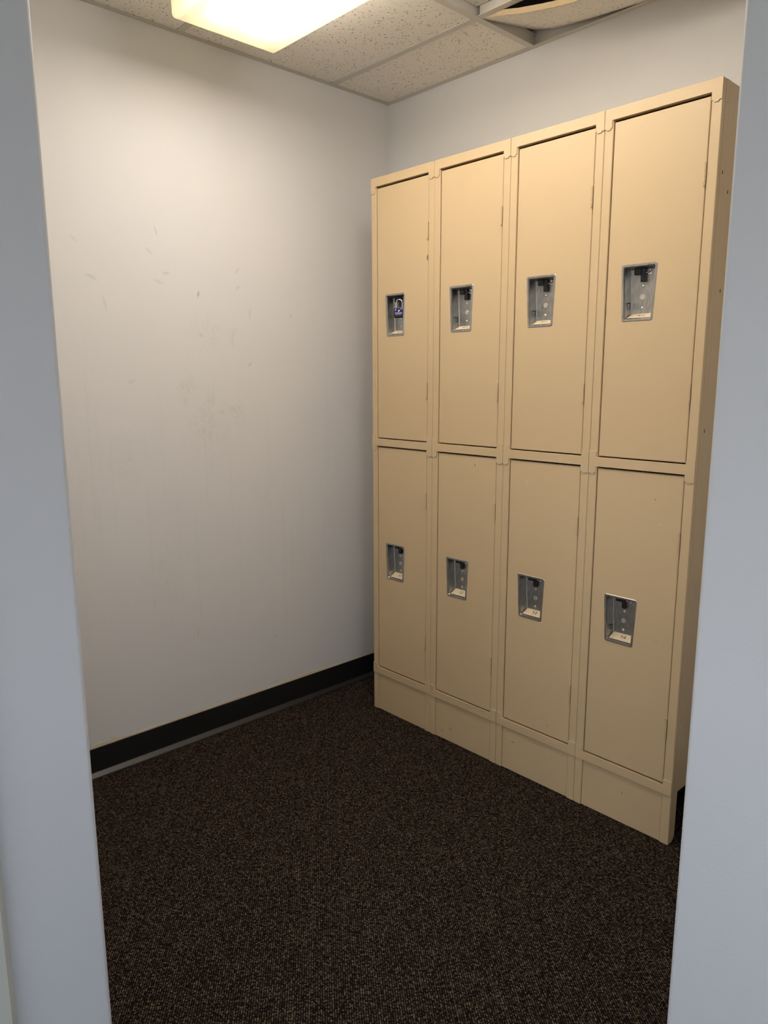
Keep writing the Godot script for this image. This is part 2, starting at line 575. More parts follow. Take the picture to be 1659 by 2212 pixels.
func build_shell() -> void:
	var st := begin()
	# the carpet's rows of loops run at a slant to the walls
	var fl := [Vector3(X0 - 0.15, 0, Z0 - 0.15), Vector3(HX + 0.15, 0, Z0 - 0.15), Vector3(HX + 0.15, 0, HZ + 0.15), Vector3(X0 - 0.15, 0, HZ + 0.15)]
	var fu := []
	for p in fl:
		fu.append(Vector2(p.x * 0.618 - p.z * 0.786, p.x * 0.786 + p.z * 0.618) / 0.44)
	tri(st, fl[0], fl[1], fl[2], Vector3.UP, fu[0], fu[1], fu[2])
	tri(st, fl[0], fl[2], fl[3], Vector3.UP, fu[0], fu[2], fu[3])
	for k in 4:
		var p: Vector3 = fl[k]
		var q: Vector3 = fl[(k + 1) % 4]
		quad(st, p, q, q + Vector3.DOWN * 0.1, p + Vector3.DOWN * 0.1, p + q - fl[0] - fl[2])
	structure_mesh("floor", st, M.carpet, "dark brown flecked loop carpet")
	# left wall: the painted face carries its own marks
	var wl := structure("wall_left", "pale painted wall with scuffs and drips above the black baseboard")
	st = begin()
	var a := Vector3(X0, 0, WALL_A)
	var b := Vector3(X0, 0, WALL_B)
	var up := Vector3(0, CH + 0.02, 0)
	tri(st, a, b, b + up, Vector3.RIGHT, Vector2(0, 1), Vector2(1, 1), Vector2(1, 0))
	tri(st, a, b + up, a + up, Vector3.RIGHT, Vector2(0, 1), Vector2(1, 0), Vector2(0, 0))
	part("painted_face", st, M.dirty, wl)
	st = begin()
	box(st, Vector3(X0 - 0.15, 0, Z0 - 0.15), Vector3(X0 - 0.0005, DECK, HZ + 0.15))
	part("plaster", st, M.paint, wl)
	# bare strip above the baseboard, its top edge torn
	st = begin()
	var r := RandomNumberGenerator.new()
	r.seed = 19
	var z := Z0
	var y := 0.110
	while z < ZN - 0.01:
		var dz := r.randf_range(0.006, 0.03)
		var y2: float = clampf(y + r.randf_range(-0.0025, 0.0025), 0.1065, 0.1135)
		if z > 0.22 and z < 0.34:
			y2 += r.randf_range(-0.002, 0.004)
		var z2: float = min(z + dz, ZN - 0.005)
		var p := [Vector3(X0, 0.09, z), Vector3(X0, 0.09, z2), Vector3(X0, y2, z2), Vector3(X0, y, z)]
		var o := Vector3(0.0007, 0, 0)
		quad(st, p[0] + o, p[1] + o, p[2] + o, p[3] + o, Vector3.RIGHT)
		quad(st, p[3], p[2], p[2] + o, p[3] + o, Vector3.UP)
		z = z2
		y = y2
	part("bare_primer_strip", st, M.primer, wl, "cream strip of bare wall with a torn paint edge")
	st = begin()
	for f in [[0.30, 0.117, 0.016, 0.006, 0.35], [0.325, 0.116, 0.013, 0.0035, -0.1], [0.95, 0.112, 0.02, 0.004, 0.3]]:
		var c := Vector3(X0, f[1], f[0])
		var d: Vector3 = Vector3(0, sin(f[4]), cos(f[4])) * f[2]
		quad(st, c + Vector3(0.001, 0, 0), c + d + Vector3(0.003, 0.001, 0), c + d + Vector3(0.004, f[3], 0), c + Vector3(0.0015, f[3] * 0.8, 0), Vector3.RIGHT)
	part("peeling_paint_flake", st, M.paint, wl)
	# back wall, behind the lockers
	st = begin()
	box(st, Vector3(X0, 0, Z0 - 0.15), Vector3(XR + 0.3, DECK, Z0))
	structure_mesh("wall_back", st, M.paint, "pale blue-grey wall behind the tan lockers")
	# right wall and the hall wall that meets it: one block with a rounded corner bead
	st = begin()
	var poly := corner_poly([Vector2(XR, -(Z0 - 0.0)), Vector2(XR, -ZR), Vector2(HX + 0.15, -ZR), Vector2(HX + 0.15, -ZR + 0.14), Vector2(XR + 0.14, -ZR + 0.14), Vector2(XR + 0.14, -Z0)], 1)
	wall_prism(st, poly)
	structure_mesh("wall_right", st, M.paint, "blue-grey wall end on the locker side of the opening")
	# near wall: closes the room towards the hall and turns along it
	st = begin()
	poly = corner_poly([Vector2(X0, -ZN), Vector2(XN, -ZN), Vector2(XN, -HZ), Vector2(XN - 0.14, -HZ), Vector2(XN - 0.14, -ZN - 0.14), Vector2(X0, -ZN - 0.14)], 1)
	wall_prism(st, poly)
	structure_mesh("wall_near", st, M.paint, "blue-grey wall end on the baseboard side of the opening")
	# hall end walls, each with a window
	window_wall("wall_hall_end", true)
	window_wall("wall_hall_side", false)
	# deck above the suspended ceiling
	st = begin()
	box(st, Vector3(X0 - 0.15, DECK, Z0 - 0.15), Vector3(HX + 0.15, DECK + 0.1, HZ + 0.15))
	structure_mesh("ceiling_deck", st, M.deck, "dark underside of the floor above the ceiling tiles")
	# baseboards
	cove("baseboard_left", [[Vector3(X0, 0, Z0 + 0.02), Vector3(X0, 0, 0.2585)], [Vector3(X0, 0, 0.259), Vector3(X0, 0, ZN)]], Vector3.RIGHT, "black vinyl cove baseboard along the scuffed wall")
	cove("baseboard_back", [[Vector3(X0 + 0.02, 0, Z0), Vector3(XR, 0, Z0)]], Vector3.BACK, "black vinyl cove baseboard behind the lockers")
	cove("baseboard_right", [[Vector3(XR + 0.01, 0, ZR), Vector3(HX, 0, ZR)]], Vector3.BACK, "black vinyl cove baseboard on the hall wall")
	cove("baseboard_near", [[Vector3(XN, 0, ZN + 0.01), Vector3(XN, 0, 1.622)]], Vector3.RIGHT, "black vinyl cove baseboard on the wall end")
	# door casing in the hall, next to the opening
	st = begin()
	var c1 := PackedVector2Array([Vector2(1.632, 0.0), Vector2(1.641, 0.011), Vector2(1.70, 0.014), Vector2(1.705, 0.009), Vector2(1.705, 0.0)])
	for k in c1.size():
		var p := c1[k]
		var q := c1[(k + 1) % c1.size()]
		var n := Vector3(q.x - p.x, 0, -(q.y - p.y))
		quad(st, Vector3(XN + p.y, 0, p.x), Vector3(XN + q.y, 0, q.x), Vector3(XN + q.y, 2.1, q.x), Vector3(XN + p.y, 2.1, p.x), n)
	for h in [0.0, 2.1]:
		for k in range(1, 4):
			tri(st, Vector3(XN, h, c1[0].x), Vector3(XN + c1[k].y, h, c1[k].x), Vector3(XN + c1[k + 1].y, h, c1[k + 1].x), Vector3.UP if h > 1.0 else Vector3.DOWN)
	structure_mesh("trim_1", st, M.casing, "off-white door casing on the hall wall")
	st = begin()
	box(st, Vector3(XN + 0.001, 0.008, 1.707), Vector3(XN + 0.008, 2.04, 2.52), 0.001)
	structure_mesh("door_1", st, M.casing, "off-white flush door in the hall")

func corner_poly(pts: Array, rounded: int) -> PackedVector2Array:
	# rounds one corner of the outline with a 7 mm bead
	var out := PackedVector2Array()
	for k in pts.size():
		if k != rounded:
			out.append(pts[k])
			continue
		var p: Vector2 = pts[k]
		var a: Vector2 = (pts[k - 1] - p).normalized() * 0.007
		var b: Vector2 = (pts[k + 1] - p).normalized() * 0.007
		for i in 7:
			var w := PI / 2 * i / 6
			out.append(p + a + b - b * cos(w) - a * sin(w) if false else p + a * (1.0 - sin(w)) + b * (1.0 - cos(w)))
	return out

func wall_prism(st: SurfaceTool, poly: PackedVector2Array) -> void:
	# outline in x, -z, from floor to deck
	var cw := Geometry2D.is_polygon_clockwise(poly)
	for k in poly.size():
		var p := poly[k]
		var q := poly[(k + 1) % poly.size()]
		var d := q - p
		var n := Vector2(d.y, -d.x) * (-1.0 if cw else 1.0)
		quad(st, Vector3(p.x, 0, -p.y), Vector3(q.x, 0, -q.y), Vector3(q.x, DECK, -q.y), Vector3(p.x, DECK, -p.y), Vector3(n.x, 0, -n.y))

func window_wall(called: String, along_x: bool) -> void:
	# a wall 0.15 m thick with one window opening, framed
	var s := 1.5 if along_x else 2.25
	var e := 3.9 if along_x else 3.05
	var sill := 0.85
	var head := 2.15
	var st := begin()
	var lo: float = XN - 0.14 if along_x else ZR - 0.14
	var hi := HX + 0.15
	var parts := [[lo, s, 0.0, DECK], [e, hi, 0.0, DECK], [s, e, 0.0, sill], [s, e, head, DECK]]
	for q in parts:
		if along_x:
			box(st, Vector3(q[0], q[2], HZ), Vector3(q[1], q[3], HZ + 0.15))
		else:
			box(st, Vector3(HX, q[2], q[0]), Vector3(HX + 0.15, q[3], q[1] if q[1] < hi else HZ))
	structure_mesh(called, st, M.paint, "blue-grey hall wall with a window" + (" facing the lockers" if along_x else " facing the scuffed wall"))
	var w := structure("window_1" if along_x else "window_2", "white framed window in the hall " + ("facing the lockers" if along_x else "facing the scuffed wall"))
	for q in [[s, s + 0.05, sill, head], [e - 0.05, e, sill, head], [s + 0.05, e - 0.05, sill, sill + 0.05], [s + 0.05, e - 0.05, head - 0.05, head], [(s + e) / 2 - 0.02, (s + e) / 2 + 0.02, sill + 0.05, head - 0.05]]:
		st = begin()
		if along_x:
			box(st, Vector3(q[0], q[2], HZ + 0.05), Vector3(q[1], q[3], HZ + 0.1), 0.003)
		else:
			box(st, Vector3(HX + 0.05, q[2], q[0]), Vector3(HX + 0.1, q[3], q[1]), 0.003)
		part("window_frame", st, M.casing, w)

func cove(called: String, runs: Array, out: Vector3, label: String) -> void:
	var o := structure(called, label)
	var profile := [Vector2(0, 0.1015), Vector2(0.0022, 0.1005), Vector2(0.0030, 0.099), Vector2(0.0030, 0.0200), Vector2(0.0040, 0.0165), Vector2(0.0150, 0.0060), Vector2(0.0172, 0.0035), Vector2(0.0175, 0.0)]
	for run in runs:
		var st := begin()
		for k in profile.size() - 1:
			var p: Vector2 = profile[k]
			var q: Vector2 = profile[k + 1]
			var n0 := cove_normal(profile, k, out)
			var n1 := cove_normal(profile, k + 1, out)
			var v := [run[0] + out * p.x + Vector3.UP * p.y, run[1] + out * p.x + Vector3.UP * p.y, run[1] + out * q.x + Vector3.UP * q.y, run[0] + out * q.x + Vector3.UP * q.y]
			if k == 2 or k == 4:
				quad(st, v[0], v[1], v[2], v[3], out + Vector3.UP)
			else:
				smooth_quad(st, [v[0], n0], [v[1], n0], [v[2], n1], [v[3], n1])
		for e in [0, 1]:
			var n: Vector3 = (run[0] - run[1]).normalized() * (1.0 if e == 0 else -1.0)
			for k in profile.size() - 1:
				tri(st, run[e], run[e] + out * profile[k].x + Vector3.UP * profile[k].y, run[e] + out * profile[k + 1].x + Vector3.UP * profile[k + 1].y, n)
		part("vinyl_strip", st, M.vinyl, o)

func cove_normal(profile: Array, k: int, out: Vector3) -> Vector3:
	var a: Vector2 = profile[max(k - 1, 0)]
	var b: Vector2 = profile[min(k + 1, profile.size() - 1)]
	var d := (b - a).normalized()
	return (out * -d.y + Vector3.UP * d.x).normalized()

# ------------------------------------------------------------------ ceiling
const TX := [0.455, 1.675]
const TZ := [-0.018, 0.598, 1.208]
func build_ceiling() -> void:
	var c := structure("ceiling", "suspended ceiling of fissured white tiles in a metal grid")
	var xs := [X0, TX[0], TX[1]]
	var zs := [Z0, TZ[0], TZ[1], TZ[2], ZN]
	for i in 2:
		for j in 4:
			if i == 1 and j == 0:
				continue
			var lift := 0.0015
			if i == 1 and j == 1:
				lift = 0.030
			var st := begin()
			var x1: float = min(xs[i + 1], XR)
			box(st, Vector3(xs[i] + 0.004, CH + lift, zs[j] + 0.004), Vector3(x1 - 0.004, CH + lift + 0.015, zs[j + 1] - 0.004), 0.0015)
			part("ceiling_tile", st, M.tile, c)
	# the tile over the lockers has slipped off its tee and sags
	var fa := [[0.462, 2.3545], [0.53, 2.341], [0.60, 2.3235], [0.70, 2.3045], [0.785, 2.292], [0.95, 2.281], [1.1, 2.279], [1.3, 2.295], [1.5, 2.325], [1.65, 2.3545]]
	var fb := [[0.462, 2.402], [0.537, 2.383], [0.62, 2.373], [0.70, 2.366], [0.78, 2.3605], [0.86, 2.3555], [1.0, 2.3545], [1.65, 2.3545]]
	var NX := 32
	var NZ := 8
	var grid := []
	for i in NX + 1:
		var x: float = lerp(0.462, 1.65, float(i) / NX)
		var row := []
		for j in NZ + 1:
			var t := float(j) / NZ
			row.append(Vector3(x, lerp(curve_at(fa, x), curve_at(fb, x), t), lerp(-0.032, Z0 + 0.008, t)))
		grid.append(row)
	var st2 := begin()
	var th := Vector3(0, 0.015, 0)
	for i in NX:
		for j in NZ:
			var q := [grid[i][j], grid[i + 1][j], grid[i + 1][j + 1], grid[i][j + 1]]
			var nn := []
			for k in [[i, j], [i + 1, j], [i + 1, j + 1], [i, j + 1]]:
				var dx: Vector3 = grid[min(k[0] + 1, NX)][k[1]] - grid[max(k[0] - 1, 0)][k[1]]
				var dz: Vector3 = grid[k[0]][min(k[1] + 1, NZ)] - grid[k[0]][max(k[1] - 1, 0)]
				var n := dx.cross(dz).normalized()
				nn.append(n if n.y < 0 else -n)
			smooth_quad(st2, [q[0], nn[0]], [q[1], nn[1]], [q[2], nn[2]], [q[3], nn[3]])
			smooth_quad(st2, [q[0] + th, -nn[0]], [q[1] + th, -nn[1]], [q[2] + th, -nn[2]], [q[3] + th, -nn[3]])
	var sag := part("ceiling_tile", st2, M.tile, c, "sagging tile that has slipped out of the grid")
	st2 = begin()
	# its raw edges: the one towards the light is ragged
	var nz := FastNoiseLite.new()
	nz.seed = 6
	nz.frequency = 0.9
	for i in 96:
		var x0: float = lerp(0.462, 1.65, i / 96.0)
		var x1: float = lerp(0.462, 1.65, (i + 1) / 96.0)
		var p0 := Vector3(x0, curve_at(fa, x0), -0.032 + 0.0012 + 0.0010 * nz.get_noise_1d(i * 1.7))
		var p1 := Vector3(x1, curve_at(fa, x1), -0.032 + 0.0012 + 0.0010 * nz.get_noise_1d((i + 1) * 1.7))
		var d0 := Vector3(0, -0.0006 + 0.0007 * nz.get_noise_1d(i * 2.3 + 40), 0)
		var d1 := Vector3(0, -0.0006 + 0.0007 * nz.get_noise_1d((i + 1) * 2.3 + 40), 0)
		quad(st2, p0 + d0, p1 + d1, p1 + th, p0 + th, Vector3.BACK)
		quad(st2, p0 + d0, p1 + d1, Vector3(x1, curve_at(fa, x1), -0.034), Vector3(x0, curve_at(fa, x0), -0.034), Vector3.DOWN)
	for j in NZ:
		quad(st2, grid[0][j], grid[0][j + 1], grid[0][j + 1] + th, grid[0][j] + th, Vector3.LEFT)
		quad(st2, grid[NX][j], grid[NX][j + 1], grid[NX][j + 1] + th, grid[NX][j] + th, Vector3.RIGHT)
	for i in NX:
		quad(st2, grid[i][NZ], grid[i + 1][NZ], grid[i + 1][NZ] + th, grid[i][NZ] + th, Vector3.FORWARD)
	part("tile_edge", st2, M.tile_core, sag, "raw cream edge of the sagging tile")
	# tees
	for x in TX:
		if x > XR:
			continue
		tee(c, Vector3(x, CH, Z0 + 0.001), Vector3(x, CH, ZN - 0.001), true)
	for z in TZ:
		tee(c, Vector3(X0 + 0.001, CH + 0.0004, z), Vector3(TX[0] - 0.0125, CH + 0.0004, z), false)
		tee(c, Vector3(TX[0] + 0.0125, CH + 0.0004, z), Vector3(XR - 0.001, CH + 0.0004, z), false)
	# wall angles
	for q in [[Vector3(X0, CH - 0.0006, Z0), Vector3(X0 + 0.020, CH + 0.0006, ZN), Vector3(X0, CH, Z0), Vector3(X0 + 0.001, CH + 0.022, ZN)],
			[Vector3(X0 + 0.020, CH - 0.0006, Z0), Vector3(XR, CH + 0.0006, Z0 + 0.020), Vector3(X0 + 0.001, CH, Z0), Vector3(XR, CH + 0.022, Z0 + 0.001)],
			[Vector3(X0 + 0.020, CH - 0.0006, ZN - 0.020), Vector3(XN, CH + 0.0006, ZN), Vector3(X0 + 0.001, CH, ZN - 0.001), Vector3(XN, CH + 0.022, ZN)],
			[Vector3(XR - 0.020, CH - 0.0006, Z0 + 0.02), Vector3(XR, CH + 0.0006, ZR), Vector3(XR - 0.001, CH, Z0 + 0.001), Vector3(XR, CH + 0.022, ZR)]]:
		var st := begin()
		box(st, q[0], q[1], 0.0003)
		box(st, q[2], q[3])
		part("wall_angle", st, M.tee, c)
	# the hall's ceiling continues at the same height
	var hall := begin()
	box(hall, Vector3(XN, CH + 0.0015, ZN), Vector3(XR, CH + 0.0165, HZ))
	box(hall, Vector3(XR, CH + 0.0015, ZR), Vector3(HX, CH + 0.0165, HZ))
	structure_mesh("ceiling_hall", hall, M.tile, "white tiled ceiling of the hall")

func tee(c: Node, a: Vector3, b: Vector3, main: bool) -> void:
	var st := begin()
	var w := 0.0120
	if main:
		box(st, Vector3(a.x - w, a.y - 0.0008, a.z), Vector3(a.x + w, a.y + 0.0008, b.z), 0.0003)
		box(st, Vector3(a.x - 0.0012, a.y + 0.0006, a.z), Vector3(a.x + 0.0012, a.y + 0.040, b.z))
		box(st, Vector3(a.x - 0.003, a.y + 0.034, a.z), Vector3(a.x + 0.003, a.y + 0.042, b.z))
	else:
		box(st, Vector3(a.x, a.y - 0.0008, a.z - w), Vector3(b.x, a.y + 0.0008, a.z + w), 0.0003)
		box(st, Vector3(a.x, a.y + 0.0006, a.z - 0.0012), Vector3(b.x, a.y + 0.036, a.z + 0.0012))
		box(st, Vector3(a.x, a.y + 0.030, a.z - 0.003), Vector3(b.x, a.y + 0.038, a.z + 0.003))
	part("grid_tee", st, M.tee, c)

# ------------------------------------------------------------------ the wrap light
const LX0 := 0.040
const LX1 := 1.262
const LZ0 := 0.428
const LZ1 := 0.765
const LY := 2.2524
func build_light() -> void:
	var o := thing("ceiling_light", "long white wraparound light glowing warm on the tiled ceiling", "light", Vector3((LX0 + LX1) / 2, LY, (LZ0 + LZ1) / 2))
	var hx := (LX1 - LX0) / 2
	var hz := (LZ1 - LZ0) / 2
	var H := CH - 0.0016 - LY
	var st := begin()
	box(st, Vector3(-hx + 0.02, H - 0.022, -hz + 0.04), Vector3(hx - 0.02, H, hz - 0.04), 0.002)
	part("housing", st, M.housing, o)
	# lens: a moulded tray with rounded lower edges
	st = begin()
	var prof := []          # inset and height, from the rim down and round to the flat bottom
	var rr := 0.014
	prof.append([0.0, H - 0.001, Vector2(1, 0.0)])
	prof.append([0.002, rr, Vector2(1, -0.05).normalized()])
	for k in range(1, 6):
		var w := PI / 2 * k / 5
		prof.append([0.002 + rr * (1.0 - cos(w)), rr * (1.0 - sin(w)), Vector2(cos(w), -sin(w))])
	for k in prof.size() - 1:
		var a: Array = prof[k]
		var b: Array = prof[k + 1]
		var ca := [Vector3(-hx + a[0], a[1], -hz + a[0]), Vector3(hx - a[0], a[1], -hz + a[0]), Vector3(hx - a[0], a[1], hz - a[0]), Vector3(-hx + a[0], a[1], hz - a[0])]
		var cb := [Vector3(-hx + b[0], b[1], -hz + b[0]), Vector3(hx - b[0], b[1], -hz + b[0]), Vector3(hx - b[0], b[1], hz - b[0]), Vector3(-hx + b[0], b[1], hz - b[0])]
		var dirs := [Vector3.FORWARD, Vector3.RIGHT, Vector3.BACK, Vector3.LEFT]
		for s in 4:
			var na: Vector3 = dirs[s] * a[2].x + Vector3.UP * a[2].y
			var nb: Vector3 = dirs[s] * b[2].x + Vector3.UP * b[2].y
			smooth_quad(st, [ca[s], na], [ca[(s + 1) % 4], na], [cb[(s + 1) % 4], nb], [cb[s], nb])
	var e: float = prof[-1][0]
	quad(st, Vector3(-hx + e, 0, -hz + e), Vector3(hx - e, 0, -hz + e), Vector3(hx - e, 0, hz - e), Vector3(-hx + e, 0, hz - e), Vector3.DOWN)
	part("lamp_lens", st, M.lens, o, "translucent white acrylic lens")
	for s in [-1.0, 1.0]:
		st = begin()
		tube(st, [Vector3(-hx + 0.07, 0.050, s * 0.072), Vector3(hx - 0.07, 0.050, s * 0.072)], 0.0127, 16)
		part("lamp_tube", st, M.tube, o)
	# the lens gives its light off below and from its two long sides
	for q in [[Vector3(0, -0.004, 0), Vector3(-PI / 2, 0, 0), Vector2(2 * hx - 0.08, 2 * hz - 0.06), 1.0],
			[Vector3(0, 0.058, -hz - 0.004), Vector3(0, 0, 0), Vector2(2 * hx - 0.08, 0.07), SIDE],
			[Vector3(0, 0.058, hz + 0.004), Vector3(0, PI, 0), Vector2(2 * hx - 0.08, 0.07), SIDE]]:
		var l := AreaLight3D.new()
		l.name = "lamp_light"
		l.area_size = q[2]
		l.light_color = lin(LAMP_COLOR[0], LAMP_COLOR[1], LAMP_COLOR[2])
		l.light_energy = LAMP * q[3]
		l.area_range = 12.0
		l.shadow_enabled = true
		l.position = q[0]
		l.rotation = q[1]
		o.add_child(l, true)

# ------------------------------------------------------------------ lockers
const RAILS := [[1.952, 1.981], [1.046, 1.073], [0.150, 0.177]]
const STILE := 0.0255
const UP_LABEL := ["with a blue padlock in its upper handle, nearest the scuffed wall", "between the padlocked locker and the third, rust along its lower sill", "third from the scuffed wall, white chips near its middle rail", "at the free end of the row, its side panel showing bolts"]

func build_locker(k: int) -> void:
	var o := thing("locker", "tan steel two-door locker " + UP_LABEL[k], "locker", Vector3(k * UW, 0, 0), "tan lockers in a row")
	var w := UW
	var g := 0.0004
	var D := Z0 + 0.004
	# carcass
	for s in [0, 1]:
		var st := begin()
		var x0: float = g if s == 0 else w - g - 0.0012
		box(st, Vector3(x0, 0.150, D), Vector3(x0 + 0.0012, LH - 0.0015, -0.0384))
		part("side_panel", st, M.tan, o)
	for y in [0.150, 1.058, LH - 0.0025]:
		var st := begin()
		box(st, Vector3(g + 0.0013, y, D), Vector3(w - g - 0.0013, y + 0.0012, -0.020))
		part("shelf" if y > 1.0 and y < 1.5 else "bottom_panel" if y < 1.0 else "top_panel", st, M.tan, o)
	var st := begin()
	box(st, Vector3(g + 0.0013, 0.152, D), Vector3(w - g - 0.0013, LH - 0.003, D + 0.0012))
	part("back_panel", st, M.tan, o)
	# stiles, folded round to the side, down to the floor
	for s in [0, 1]:
		st = begin()
		var xa: float = g if s == 0 else w - STILE
		var xb: float = STILE if s == 0 else w - g
		box(st, Vector3(xa, 0.0, -0.016), Vector3(xb, LH - 0.0006, 0.0), 0.0014)
		var xs: float = g if s == 0 else w - g - 0.002
		var foot := PackedVector2Array()
		# return flange along the side, rounded at its foot
		for p in [Vector2(-0.0162, 0.0015), Vector2(-0.026, 0.0015), Vector2(-0.033, 0.006), Vector2(-0.037, 0.014), Vector2(-0.038, 0.024), Vector2(-0.038, LH - 0.0008), Vector2(-0.0162, LH - 0.0008)]:
			foot.append(p)
		var idx := Geometry2D.triangulate_polygon(foot)
		for side in [0.0, 0.002]:
			for t in range(0, idx.size(), 3):
				tri(st, Vector3(xs + side, foot[idx[t]].y, foot[idx[t]].x), Vector3(xs + side, foot[idx[t + 1]].y, foot[idx[t + 1]].x), Vector3(xs + side, foot[idx[t + 2]].y, foot[idx[t + 2]].x), Vector3.RIGHT if side > 0.0 else Vector3.LEFT)
		for t in foot.size():
			var p := foot[t]
			var q := foot[(t + 1) % foot.size()]
			quad(st, Vector3(xs, p.y, p.x), Vector3(xs, q.y, q.x), Vector3(xs + 0.002, q.y, q.x), Vector3(xs + 0.002, p.y, p.x), Vector3(0, q.x - p.x, -(q.y - p.y)))
		part("stile", st, M.tan, o)
	# rails: plates with stepped tongues lapped over the stiles
	for r in 3:
		st = begin()
		prism(st, rail_outline(r, w), 0.0002, 0.0025, 0.0005)
		box(st, Vector3(STILE + 0.0005, RAILS[r][0] + 0.0005, -0.014), Vector3(w - STILE - 0.0005, RAILS[r][1] - 0.0015, 0.0002))
		part(["top_rail", "middle_rail", "bottom_rail"][r], st, M.tan, o)
	# plinth below
	st = begin()
	box(st, Vector3(STILE + 0.001, 0.001, -0.012), Vector3(w - STILE - 0.001, RAILS[2][0] - 0.0034, -0.0022), 0.0012)
	part("base_panel", st, M.tan, o)
	door(o, k, 1, RAILS[1][1] + 0.003, RAILS[0][0] - 0.0065, 1.439, 1.585)
	door(o, k, 0, RAILS[2][1] + 0.003, RAILS[1][0] - 0.0050, 0.544, 0.684)
	if k == 3:
		# bolts on the free side, and black patches painting the dark of punched holes
		for q in [[1.931, -0.030, 0.0035], [1.468, -0.038, 0.004], [0.957, -0.033, 0.005], [0.654, -0.031, 0.0045], [0.348, -0.029, 0.004]]:
			st = begin()
			dome(st, Vector3(w - g, q[0], q[1]), q[2], 0.0016, Vector3.RIGHT, 12, 3)
			part("bolt", st, M.tan, o)
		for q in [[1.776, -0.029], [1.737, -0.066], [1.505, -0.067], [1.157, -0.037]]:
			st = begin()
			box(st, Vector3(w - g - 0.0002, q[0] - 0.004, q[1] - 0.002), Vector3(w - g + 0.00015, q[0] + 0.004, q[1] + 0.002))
			part("bolt_hole_dark", st, M.hole, o)
	if k == 1:
		st = begin()
		var rr := RandomNumberGenerator.new()
		rr.seed = 2
		for i in 16:
			var c := Vector3(rr.randf_range(0.175, 0.262), RAILS[2][1] - rr.randf_range(0.0, 0.006), 0.00255)
			var ring := []
			for s in 7:
				ring.append(c + Vector3(cos(TAU * s / 7), sin(TAU * s / 7) * 0.5, 0) * rr.randf_range(0.0006, 0.0026))
			for s in 7:
				tri(st, c, ring[s], ring[(s + 1) % 7], Vector3.BACK)
		var rust := mat("rust", lin(0.17, 0.075, 0.032), 0.9)
		part("rust_patch", st, rust, o, "brown rust where the sill paint has worn off")
	chips(o, k)

func chips(o: Node, k: int) -> void:
	# small chips and knocks in the enamel
	var r := RandomNumberGenerator.new()
	r.seed = 50 + k
	var pale := [[], [], [[0.091, 0.978, 0.0045, 0.0012, -1.1], [0.093, 0.968, 0.003, 0.001, -0.9], [0.112, 0.988, 0.0015, 0.001, 0.0]], [[0.217, 0.905, 0.0014, 0.0012, 0.0], [0.222, 0.907, 0.0014, 0.0012, 0.0], [0.26, 0.215, 0.003, 0.001, 1.4], [0.035, 1.86, 0.002, 0.0008, 0.6]]][k] as Array
	var dark := [[[0.156, 0.462, 0.0012, 0.0012, 0.0], [0.19, 0.33, 0.001, 0.001, 0.0]], [[0.19, 1.012, 0.0012, 0.004, 0.2], [0.205, 0.995, 0.0013, 0.0013, 0.0], [0.06, 0.03, 0.006, 0.0012, -0.3], [0.10, 0.05, 0.008, 0.001, -0.1]], [[0.20, 0.21, 0.0016, 0.0016, 0.0], [0.07, 0.105, 0.008, 0.001, -0.1], [0.17, 0.27, 0.001, 0.001, 0.0]], [[0.204, 0.972, 0.0014, 0.0014, 0.0], [0.232, 0.58, 0.0012, 0.0012, 0.0], [0.16, 0.095, 0.0016, 0.0018, 0.0]]][k] as Array
	for set_ in [[pale, mat("chip_pale", lin(0.75, 0.66, 0.50), 0.6), "paint_chip"], [dark, mat("chip_dark", lin(0.05, 0.03, 0.02), 0.8), "paint_knock"]]:
		for q in set_[0]:
			var st := begin()
			var z := 0.0 if q[1] > 0.15 and q[1] < 1.95 else -0.0021
			z = -0.0019 if q[1] > 0.18 else z
			var u: Vector3 = Vector3(cos(q[4]), sin(q[4]), 0) * q[2]
			var v: Vector3 = Vector3(-sin(q[4]), cos(q[4]), 0) * q[3]
			var c := Vector3(q[0], q[1], z + 0.0001)
			for s in 8:
				tri(st, c, c + u * cos(TAU * s / 8) + v * sin(TAU * s / 8), c + u * cos(TAU * (s + 1) / 8) + v * sin(TAU * (s + 1) / 8), Vector3.BACK)
			part(set_[2], st, set_[1], o)

